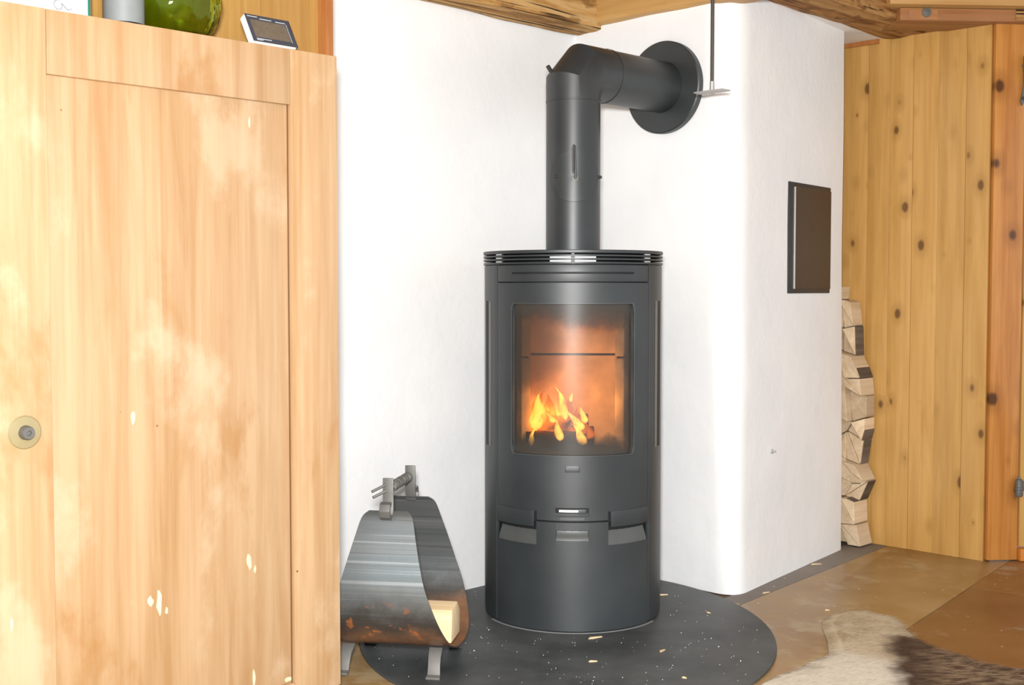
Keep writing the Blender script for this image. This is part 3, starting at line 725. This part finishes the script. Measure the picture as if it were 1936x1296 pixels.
for (x, y, z, e, r_, c) in ((-.07, -.05, .59, 0.8, .03, (1, .28, .04)), (.06, -.05, .60, 1.0, .03, (1, .45, .13))):
    l = bpy.data.lights.new('fire_light', 'POINT'); l.energy = e; l.color = c; l.shadow_soft_size = r_
    lo = bpy.data.objects.new('fire_light', l); COL.objects.link(lo); lo.location = svp(x, y, z)
# ------------------------------------------------------------------ flue pipe (local x = U)
PZ = 1.540; PR = .0765
fp = thing('flue_pipe', (ST.x, ST.y, ST.z+TOPZ), PI/4, 'black stove pipe rising from the stove and bending into the wall', 'pipe')
z0 = ST.z+TOPZ; k = .045
MB().tube([(0, 0, 0), (0, 0, 1.452-z0)], PR, 64).build('lower_pipe', M['pipe'], fp)
L_end = LB-.027*PZ-.016
MB().tube([(0, 0, 1.450-z0), (0, 0, PZ-k-z0), (k, 0, PZ-z0), (.13, 0, PZ-z0)], PR+.0004, 64).build('elbow', M['pipe'], fp, sharp=25)
MB().tube([(.128, 0, PZ-z0), (L_end, 0, PZ-z0)], PR, 64).build('horizontal_pipe', M['pipe'], fp)
RyU = Matrix.Rotation(PI/2, 4, 'Y')
MB().lathe([(PR+.0005, -.012), (.136, -.012), (.1395, -.009), (.1395, .010), (PR+.0005, .010), (PR+.0005, -.012)], 80, Matrix.Translation((L_end-.004, 0, PZ-z0)) @ RyU, cap=False).build('wall_rosette', M['pipe'], fp)
MB().lathe([(PR-.0006, -.003), (PR+.0012, -.002), (PR+.0012, .002), (PR-.0006, .003)], 64, Matrix.Translation((0, 0, 1.452-z0)), cap=False).build('pipe_seam', M['pipe'], fp)
MB().lathe([(PR+.0010, -.002), (PR+.0022, -.0015), (PR+.0022, .0015), (PR+.0010, .002)], 64, Matrix.Translation((.131, 0, PZ-z0)) @ RyU, cap=False).build('pipe_seam', M['pipe'], fp)
# oval inspection cover on the front: angles in pipe space, front of the room is at local angle -135 deg
fa = math.radians(-135-2.9+3)
def pip(a, z, r): return (r*math.cos(fa+a), r*math.sin(fa+a), z)
mb = MB(); n = 48; cz = 1.2375-z0; lo_ = []; rings = 6
for kk in range(rings+1):
    q = kk/rings; lo_.append([pip(.98*q*math.cos(2*PI*i/n), cz+.070*q*math.sin(2*PI*i/n), PR+.004) for i in range(n)])
lo_.append([pip(.99*math.cos(2*PI*i/n), cz+.0707*math.sin(2*PI*i/n), PR-.001) for i in range(n)])
cov = mb.ring_loops(lo_).build('inspection_cover', M['pipe'], fp, sharp=40)
h0, h1 = 1.232-z0, 1.318-z0
MB().tube([pip(.02, h0, PR+.002), pip(.02, h0, PR+.014), pip(.0, h1, PR+.014), pip(-.03, h1+.002, PR+.013), pip(-.06, h1-.004, PR+.012), pip(-.05, h0+.02, PR+.010), pip(-.02, h0+.012, PR+.010)], .003, 10).build('cover_latch', M['rod'], cov)
MB().lathe([(0, -.002), (.009, -.002), (.009, .004), (0, .006)], 20, Matrix.Translation(pip(.02, h0, PR+.001)) @ Matrix.Rotation(fa, 4, 'Z') @ Matrix.Rotation(PI/2, 4, 'Y'), cap=False).build('latch_washer', M['iron'], cov)
for a, z in ((-.72, 1.2385), (1.12, 1.2385), (-1.05, 1.56), (-1.5, 1.535)):
    if z < 1.4: MB().lathe([(0, -.003), (.0045, -.003), (.0045, .008), (.003, .010), (0, .0105)], 14, Matrix.Translation(pip(a, z-z0, PR)) @ Matrix.Rotation(fa+a, 4, 'Z') @ Matrix.Rotation(PI/2, 4, 'Y'), cap=False).build('screw', M['rod'], fp)
MB().lathe([(0, -.003), (.006, -.003), (.006, .016), (0, .018)], 14, Matrix.Translation((-.046, .045, 1.540-z0)) @ Matrix.Rotation(-PI/4, 4, 'Y'), cap=False).build('screw', M['rod'], fp)
# ------------------------------------------------------------------ hanging rod with plate
pr_ = at_depth(1346, 172, 3.42)
hr = thing('hanging_rod', (pr_.x, pr_.y, pr_.z), -PI/4, 'thin dark rod hanging from the ceiling with a flat grey plate at its end', 'rod')
MB().tube([(0, 0, .0), (0, 0, CEIL-pr_.z)], .0048, 12).build('rod', M['rod'], hr)
MB().tube([(0, 0, .0), (0, 0, .026)], .0062, 12).build('socket', M['galv'], hr)
MB().box(-.048, .048, -.020, .020, -.004, .0).build('end_plate', M['galv'], hr, bevel=.001)
# ------------------------------------------------------------------ soot hatch on the chimney flank
hb = BC+CD*.350
ht = thing('soot_hatch', (hb.x, hb.y, 0), math.atan2(CD.y, CD.x), 'brown black metal hatch set in the white chimney wall', 'hatch')
MB().box(0, .340, -.004, .01, .911, 1.269).build('hatch_frame', M['hatch_frame'], ht, bevel=.002)
MB().box(.045, .338, -.007, -.003, .925, 1.256).build('hatch_door', M['hatch_brown'], ht, bevel=.002)
MB().box(.0405, .0445, -.0078, -.003, .926, 1.254).build('door_edge', M['steel'], ht)
hk = BC+CD*.242
tag(MB().lathe([(0, -.004), (.008, -.004), (.007, .004), (.003, .006), (.003, .014), (0, .014)], 16, Matrix.Translation((hk.x+CN.x*.002, hk.y+CN.y*.002, .415)) @ Matrix.Rotation(math.atan2(CN.y, CN.x), 4, 'Z') @ Matrix.Rotation(PI/2, 4, 'Y'), cap=False).build('wall_screw', M['galv']), 'small grey screw plug low in the white chimney wall', 'screw')
# ------------------------------------------------------------------ firewood stack beside the chimney (local x = -V, y = U)
SO = PD-U*.006
rs = random.Random(5)
cols = [-.245, -.18, -.12, -.06, .0]; nr = 12; top = .945
grid = {}
for j in range(nr+1):
    for i in range(5):
        x = cols[i]+rs.uniform(-.02, .02); z = top*j/nr+(rs.uniform(-.028, .028) if 0 < j else 0)
        x -= .045*max(0, (j-6)/6.)
        if j == 0: z = .003
        grid[i, j] = (x, z)
ordn = ['bottom', 'second', 'third', 'fourth', 'fifth', 'sixth', 'seventh', 'eighth', 'ninth', 'tenth', 'eleventh', 'topmost']
wh = ['behind the white wall edge', 'at the white wall edge', 'in the middle', 'at the outer end']
def log_piece(poly, depth, label, barkside, dz):
    cx = sum(p[0] for p in poly)/len(poly); cz = sum(p[1] for p in poly)/len(poly); n = len(poly)
    q = [(cx+(p[0]-cx)*.94, cz+(p[1]-cz)*.94) for p in poly]
    if len(q) > 3 or rs.random() < .5:   # round one split side
        k = barkside % n; a, b = q[k], q[(k+1) % n]
        mx, mz = (a[0]+b[0])/2, (a[1]+b[1])/2; d = math.hypot(mx-cx, mz-cz) or 1
        q.insert((k+1), (mx+(mx-cx)/d*.005, mz+(mz-cz)/d*.005)); n += 1
    loc = SO+U*0; vs = []
    y0 = -depth; y1 = -.012
    off = random.Random(label).uniform(-.012, .012)
    vs = [(p[0]-cx, y0+off+rs.uniform(-.004, .004), p[1]-cz) for p in q]+[(p[0]-cx, y1, p[1]-cz) for p in q]
    fs = [tuple(range(n)), tuple(range(n, 2*n))[::-1]]+[(i, n+i, n+(i+1) % n, (i+1) % n) for i in range(n)]
    c3 = SO+Vector((R2, -R2, 0))*cx
    o = MB().add(vs, fs).build('split_log', M['split'], sharp=25, bevel=.0015, seg=1, loc=(c3.x, c3.y, cz), rot=(0, 0, -PI/4 + 0))
    # local frame: x = -V = (R2,-R2), y = U = (R2,R2)
    tag(o, label, 'firewood', 'split logs stacked beside the white chimney')
    if rs.random() < .6:
        k = barkside % n; a = vs[k]; b = vs[(k+1) % n]; nx_, nz_ = (a[0]+b[0])/2, (a[2]+b[2])/2; d = math.hypot(nx_, nz_) or 1; nx_, nz_ = nx_/d*.0035, nz_/d*.0035
        w = [(a[0], y0+off+.006, a[2]), (b[0], y0+off+.006, b[2]), (b[0], y1, b[2]), (a[0], y1, a[2])]
        MB().add(w+[(p[0]+nx_, p[1], p[2]+nz_) for p in w], [(0, 1, 2, 3), (7, 6, 5, 4), (0, 4, 5, 1), (1, 5, 6, 2), (2, 6, 7, 3), (3, 7, 4, 0)]).build('bark', M['bark'], o)
for j in range(nr):
    for i in range(1, 4):
        if j == nr-1 and i == 3: continue
        a, b, c, d = grid[i, j], grid[i+1, j], grid[i+1, j+1], grid[i, j+1]
        dep = .085+rs.uniform(-.022, .022); r_ = rs.random(); nm = '%s layer of the firewood stack, %s' % (ordn[j], wh[i])
        if r_ < .3:
            log_piece([a, b, c], dep, 'lower wedge of split wood, '+nm, rs.randrange(3), 0); log_piece([a, c, d], dep-.012, 'upper wedge of split wood, '+nm, rs.randrange(3), 0)
        elif r_ < .55:
            log_piece([a, b, d], dep, 'lower three-sided split log, '+nm, rs.randrange(3), 0); log_piece([b, c, d], dep+.01, 'upper three-sided split log, '+nm, rs.randrange(3), 0)
        else:
            log_piece([a, b, c, d], dep, 'blocky pale split log, '+nm, rs.randrange(4), 0)
# ------------------------------------------------------------------ log basket
bo = Vector((-.276, 2.972, .0))
bs = thing('log_basket', bo, math.radians(-9.6), 'bent sheet metal log basket with iron handle beside the cupboard', 'log basket')
prof = [(-.105, .400, .047), (-.118, .385, .062), (-.138, .34, .074), (-.158, .285, .088), (-.170, .23, .103), (-.168, .175, .122), (-.148, .125, .138), (-.112, .087, .150), (-.06, .068, .157), (0, .063, .158)]
prof = prof+[(-y, z, hx) for y, z, hx in prof[-2::-1]]
# resample smoothly
def cr(p0, p1, p2, p3, t): return tuple(.5*((2*b)+(-a+c)*t+(2*a-5*b+4*c-d)*t*t+(-a+3*b-3*c+d)*t**3) for a, b, c, d in zip(p0, p1, p2, p3))
sm = []
for i in range(len(prof)-1):
    g4 = [prof[max(0, i-1)], prof[i], prof[i+1], prof[min(len(prof)-1, i+2)]]
    for t in (0, .25, .5, .75): sm.append(cr(*g4, t))
sm.append(prof[-1])
nx = 14; vs = []; th = .0025
for side in (0, 1):
    for j, (y, z, hx) in enumerate(sm):
        a = sm[max(0, j-1)]; b = sm[min(len(sm)-1, j+1)]; dy, dz = b[0]-a[0], b[1]-a[1]; d = math.hypot(dy, dz) or 1
        ny, nz_ = -dz/d, dy/d
        for i in range(nx+1): vs.append((hx*(-1+2*i/nx), y+ny*th*side, z+nz_*th*side))
m = len(sm); fs = []; K = m*(nx+1)
for j in range(m-1):
    for i in range(nx):
        a = j*(nx+1)+i; fs.append((a, a+1, a+nx+2, a+nx+1)); fs.append((K+a, K+a+nx+1, K+a+nx+2, K+a+1))
    for i in (0, nx): a = j*(nx+1)+i; fs.append((a, a+nx+1, K+a+nx+1, K+a))
for j in (0, m-1):
    for i in range(nx): a = j*(nx+1)+i; fs.append((a, a+1, K+a+1, K+a))
MB().add(vs, fs).build('sheet', M['basket'], bs, sharp=50)
for s in (-1, 1):
    # upright with a curl below
    y = s*.106
    pth = [(0, y-s*.001, .478), (0, y-s*.001, .44), (0, y, .405), (0, y+s*.006, .390), (0, y+s*.018, .384), (0, y+s*.030, .391), (0, y+s*.034, .405), (0, y+s*.028, .418), (0, y+s*.018, .422)]
    MB().strip(pth, (1, 0, 0), .026, .006).build('handle_upright', M['iron'], bs, bevel=.001)
    for sx in (-1, 1):
        p_ = [(sx*.108, s*.075, .066), (sx*.110, s*.098, .050), (sx*.111, s*.108, .030), (sx*.112, s*.116, .012), (sx*.113, s*.134, .0095)]
        MB().strip(p_, (1, 0, 0), [.032, .030, .029, .031, .034], .006).build('foot', M['pale_iron'], bs, bevel=.001)
MB().tube([(0, -.105, .452), (0, .105, .452)], .0065, 14).build('handle_rod', M['iron'], bs)
coil = [(.0105*math.cos(t*.62), -.085+.168*t/240, .452+.0105*math.sin(t*.62)) for t in range(241)]
MB().tube(coil, .0026, 6, up=(0, 1, 0)).build('handle_coil', M['iron'], bs, sharp=60)
MB().tube([(-.006, -.108, .462), (-.034, -.128, .448)], .0035, 8).tube([(-.004, -.108, .448), (-.032, -.126, .434)], .0035, 8).build('rod_prongs', M['iron'], bs)
lgx = [(-.052, .0), (.046, .002), (.054, .055), (.02, .085), (-.04, .078)]
mb = MB(); n = 5
mb.add([(-.14, p[0], p[1]) for p in lgx]+[(.142, p[0], p[1]) for p in lgx], [tuple(range(5))[::-1], tuple(range(5, 10))]+[(i, (i+1) % 5, 5+(i+1) % 5, 5+i) for i in range(5)])
lg = mb.build('firewood_log', M['fresh'], bevel=.003, loc=(bo.x-.002, bo.y+.012, .0685), rot=(0, 0, math.radians(-9.6))); tag(lg, 'pale fresh split log lying inside the metal log basket', 'log')
# ------------------------------------------------------------------ hide rug
rug = [(.584, 2.808), (.635, 2.870), (.690, 2.918), (.736, 2.973), (.788, 3.024), (.804, 3.046), (.828, 3.152), (.846, 3.276), (.862, 3.339), (.902, 3.409), (.958, 3.449), (1.019, 3.449), (1.037, 3.409), (1.074, 3.382), (1.079, 3.328), (1.068, 3.250), (1.069, 3.167), (1.088, 3.082), (1.118, 3.051), (1.155, 2.973), (1.203, 2.931), (1.245, 2.918),
       (1.42, 2.90), (1.55, 2.98), (1.66, 2.93), (1.60, 2.78), (1.48, 2.62), (1.46, 2.35), (1.50, 2.1), (1.38, 2.0), (1.27, 2.15), (1.05, 2.2), (.85, 2.08), (.70, 2.1), (.72, 2.3), (.74, 2.5), (.66, 2.62), (.61, 2.66), (.575, 2.745)]
rug = densify(rug, .02)
def inside(x, y):
    c = False; n = len(rug)
    for i in range(n):
        x1, y1 = rug[i]; x2, y2 = rug[i-1]
        if (y1 > y) != (y2 > y) and x < (x2-x1)*(y-y1)/(y2-y1)+x1: c = not c
    return c
def edge_d(x, y): return min((x-a)**2+(y-b)**2 for a, b in rug)**.5
def rug_h(x, y, d): return .0025+.008*min(1, d/.035)+.006*max(0, noise.noise(Vector((x*5, y*5, 2))))*min(1, d/.06)
bm = bmesh.new()
bvs = [bm.verts.new((x, y, .0022)) for x, y in rug]; face = bm.faces.new(bvs)
bmesh.ops.triangulate(bm, faces=[face])
for _ in range(3):
    es = [e for e in bm.edges if e.calc_length() > .035]
    if es: bmesh.ops.subdivide_edges(bm, edges=es, cuts=1); bmesh.ops.triangulate(bm, faces=bm.faces)
bmesh.ops.beautify_fill(bm, faces=bm.faces, edges=bm.edges)
for v in bm.verts:
    d = edge_d(v.co.x, v.co.y); v.co.z = rug_h(v.co.x, v.co.y, d)
ext = bmesh.ops.extrude_face_region(bm, geom=list(bm.faces))
for gme in ext['geom']:
    if isinstance(gme, bmesh.types.BMVert): gme.co.z = .0006
bmesh.ops.recalc_face_normals(bm, faces=bm.faces)
me = bpy.data.meshes.new('skin'); bm.to_mesh(me); bm.free()
for p in me.polygons: p.use_smooth = True
me.materials.append(M['hide'])
rg = bpy.data.objects.new('hide_rug', me); COL.objects.link(rg); tag(rg, 'cream, tan and dark brown animal hide rug on the brown floor', 'rug')
rs = random.Random(11); vs = []; fs = []
cnt = 0
while cnt < 26000:
    x = rs.uniform(.48, 1.5); y = rs.uniform(2.55, 3.46)
    if not inside(x, y): continue
    d = edge_d(x, y); z = rug_h(x, y, d)
    a = -.35+.5*noise.noise(Vector((x*3, y*3, 7)))+rs.gauss(0, .22); brown = 1 if (x-.31*y > .02 and y < 3.15) else 0
    L = rs.uniform(.010, .018)*(1.5 if brown else 1); w = .0007
    dx, dy = math.cos(a), math.sin(a); k = len(vs)
    vs += [(x-dy*w, y+dx*w, z-.0005), (x+dy*w, y-dx*w, z-.0005), (x+dx*L, y+dy*L, max(.001, z+rs.uniform(.001, .004)*(1.6 if brown else 1)))]
    fs.append((k, k+1, k+2)); cnt += 1
fu = MB().add(vs, fs).build('fur', M['hide'], rg); tag(fu, kind='stuff')
# ------------------------------------------------------------------ splinters on the hearth plate and floor
spl = [((1125, 1207), .042, .009, 25, 'longest pale wood splinter, touching the front foot of the stove'), ((1121, 1252), .022, .006, 8, 'pale wood splinter in the middle of the hearth plate front'),
       ((1252, 1232), .026, .006, 50, 'reddish wood splinter on the hearth plate right of centre'), ((1294, 1283), .012, .006, -35, 'short pale wood chip near the front edge of the hearth plate'),
       ((1254, 1126), .030, .006, 10, 'pale wood sliver at the back right of the hearth plate'), ((1340, 1160), .014, .004, -50, 'tiny whitish wood chip near the right rim of the hearth plate')]
def splinter(p, L, w, rot, label, z):
    q = on_floor(p[0], p[1], z)
    o = MB().add([(-L/2, -w*.3, 0), (-L*.2, -w/2, 0), (L/2, -w*.15, 0), (L*.42, w*.3, 0), (-L*.3, w/2, 0)]+[(-L/2, -w*.3, .002), (-L*.2, -w/2, .004), (L/2, -w*.15, .002), (L*.42, w*.3, .0025), (-L*.3, w/2, .0035)],
               [(4, 3, 2, 1, 0), (5, 6, 7, 8, 9)]+[(i, (i+1) % 5, 5+(i+1) % 5, 5+i) for i in range(5)]).build('wood_splinter', M['fresh'], loc=(q.x, q.y, z), rot=(0, 0, math.radians(rot)))
    return tag(o, label, 'splinter', 'wood splinters around the stove')
for p, L, w, r_, lb in spl: splinter(p, L, w, r_, lb, .0082)
for p, L, w, r_, lb in (((1448, 1122), .03, .006, 30, 'pale wood splinter on the grey floor border by the chimney corner'), ((1543, 1068), .04, .006, 15, 'pale wood sliver on the grey floor border below the hatch'), ((1564, 1155), .014, .006, 0, 'small pale chip on the brown floor behind the hide rug')):
    splinter(p, L, w, r_, lb, .0005)
rs = random.Random(3); mb = MB()
for _ in range(260):
    a = rs.uniform(0, 2*PI); rr = math.sqrt(rs.random()); x = .145+.53*rr*math.cos(a); y = 3.22+.6*rr*math.sin(a)
    if (y-x) > 3.79 or x+y > 4.22 or math.hypot(x-ST.x, y-ST.y) < .26: continue
    s = rs.uniform(.0005, .0014)
    if rs.random() < .1: s *= 1.7
    mb.add([(x-s, y-s, .008), (x+s, y-s*.6, .008), (x, y+s, .008), (x, y, .008+s)], [(0, 1, 3), (1, 2, 3), (2, 0, 3), (2, 1, 0)])
tag(mb.build('ash_crumbs', M['paper']), 'pale crumbs of ash scattered over the black hearth plate', 'ash', kind='stuff')
# white dust line around the foot of the stove
tag(MB().cyl_patch(D2(-62), D2(62), .0, .0016, .2545, .006, 50).build('ash_line', M['label_grey'], loc=ST, rot=(0, 0, math.radians(-2.86))), 'pale dusty line of ash around the front foot of the stove', 'ash', kind='stuff')
